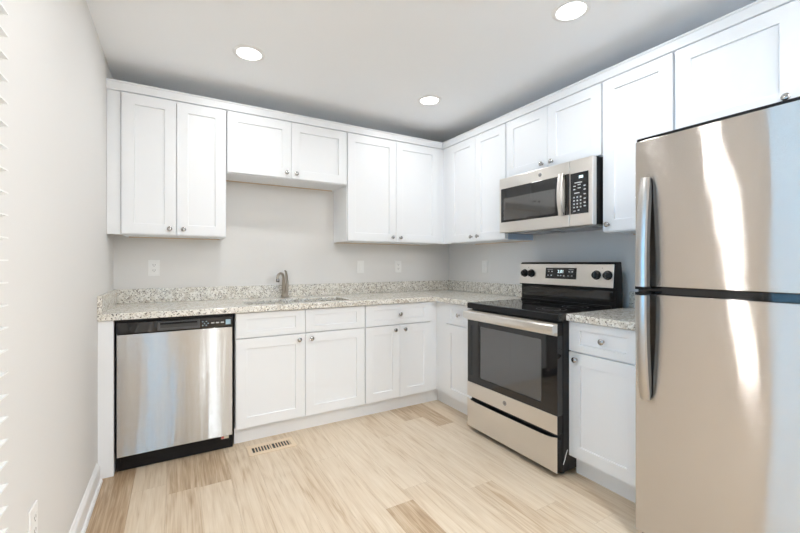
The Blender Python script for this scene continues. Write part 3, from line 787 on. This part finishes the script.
hm = obj('handle', bm, STEELR, mw, smooth=True)
for z in (1.500, 1.745): boxo('handle_mount', RIGHT, (1.686, 1.708, .4005, .414, z, z + .018), BLACK, hm)
boxo('handle_recess', RIGHT, (1.7145, 1.7445, .4002, .4022, 1.500, 1.757), BLACKG, md)
bm = B(); lathe(bm, axis_m(RIGHT, 1.521, .4004, 1.795), [(.0135, 0), (.0135, .001), (.012, .0016), (.0005, .0014)], 28); bd = obj('badge', bm, BADGE, mw, smooth=True, label='round grey monogram badge')
text('monogram', 'GE', RIGHT, 1.521, .4020, 1.795, .013, CHROME, bd)
cpp = boxo('keypad', RIGHT, (1.7560, 1.8760, .4004, .4030, 1.500, 1.752), BLACKG, mw, bevel=.002)
boxo('display_digits', RIGHT, (1.815, 1.842, .4032, .4036, 1.716, 1.731), DIGIT, cpp)
bm = B()
for r_ in range(4):
    for c_ in range(3): box(bm, RIGHT, 1.776 + c_ * .0225, 1.786 + c_ * .0225, .4032, .4035, 1.536 + r_ * .0205, 1.545 + r_ * .0205)
for z in (1.540, 1.560, 1.585, 1.612, 1.640, 1.663): box(bm, RIGHT, 1.846, 1.860, .4032, .4035, z, z + .007)
for u, z, w in ((1.785, 1.688, .05), (1.776, 1.668, .016), (1.806, 1.674, .02), (1.776, 1.648, .014), (1.806, 1.654, .02), (1.782, 1.625, .036), (1.776, 1.515, .016), (1.806, 1.518, .012)):
    box(bm, RIGHT, u, u + w, .4032, .4035, z, z + .006)
obj('key_markings', bm, GREYP, cpp)

# ------------------------------------------------------------------ refrigerator
F0, F1 = 2.366, 3.125
rf = thing('refrigerator', (-.42, -2.745, 0), 'tall stainless top-freezer refrigerator at the right edge of the picture', 'refrigerator')
FRS = mat('grey_fridge_side', (.30, .30, .31), .45)
boxo('cabinet_shell', RIGHT, (F0 + .004, F1 - .004, .05, .735, .035, 1.712), FRS, rf, bevel=.004)
boxo('top_cover', RIGHT, (F0 + .002, F1 - .002, .06, .800, 1.7215, 1.7335), BLACK, rf, bevel=.003)
boxo('door_gap_seal', RIGHT, (F0 + .004, F1 - .004, .735, .792, 1.066, 1.098), BLACKG, rf, bevel=.003)
d1 = curved('freezer_door', RIGHT, F0, F1, 1.099, 1.720, .738, .808, .002, STEELF, rf, wav=.0006)
d2 = curved('fresh_food_door', RIGHT, F0, F1, .045, 1.066, .738, .808, .002, STEELF, rf, wav=.0006)
boxo('base_grille', RIGHT, (F0 + .004, F1 - .004, .60, .76, .004, .043), BLACK, rf)
def fhandle(za, zb, parent):
    """za = free end, zb = end at the door gap"""
    n = 14; bm = B(); bk = B(); ra = []; rb = []
    for k in range(n + 1):
        t = k / n; z = za + (zb - za) * t
        out = .836 + .034 * math.sin(math.pi / 2 * min(1, t * 1.15)) ** .8
        w = .020 + .002 * t
        if k == 0: w = .017
        c = 2.417
        ra.append([bm.verts.new(RIGHT(u, d, z)) for u, d in ((c - w, out - .012), (c - w + .003, out - .002), (c - w * .4, out + .002), (c + w * .4, out + .002), (c + w - .003, out - .002), (c + w, out - .012))])
        rb.append([bk.verts.new(RIGHT(u, d, z)) for u, d in ((c - w + .006, out - .040 if k < n - 1 else .812), (c - w + .006, out - .0125), (c + w - .002, out - .0125), (c + w - .002, max(.812, out - .040)))])
    for R, bb in ((ra, bm), (rb, bk)):
        m_ = len(R[0])
        for a, b in zip(R, R[1:]):
            for k in range(m_): bb.faces.new((a[k], a[(k + 1) % m_], b[(k + 1) % m_], b[k]))
        bb.faces.new(R[0]); bb.faces.new(R[-1])
    h = obj('handle', bm, HANDLEM, parent, smooth=True)
    obj('handle_core', bk, mat('handle_core_grey', (.10, .10, .10), .3, .6), h)
    s = 1 if zb > za else -1
    bm = B(); box(bm, RIGHT, 2.398, 2.424, .8085, .824, min(za, za + s * .05), max(za, za + s * .05)); obj('handle_mount', bm, CHROME, h, bevel=.004)
    bm = B(); box(bm, RIGHT, 2.394, 2.432, .8085, .862, min(zb, zb + s * .012), max(zb, zb + s * .012)); obj('handle_end_cap', bm, BLACK, h, bevel=.002)
fhandle(1.555, 1.100, rf)
fhandle(.625, 1.064, rf)
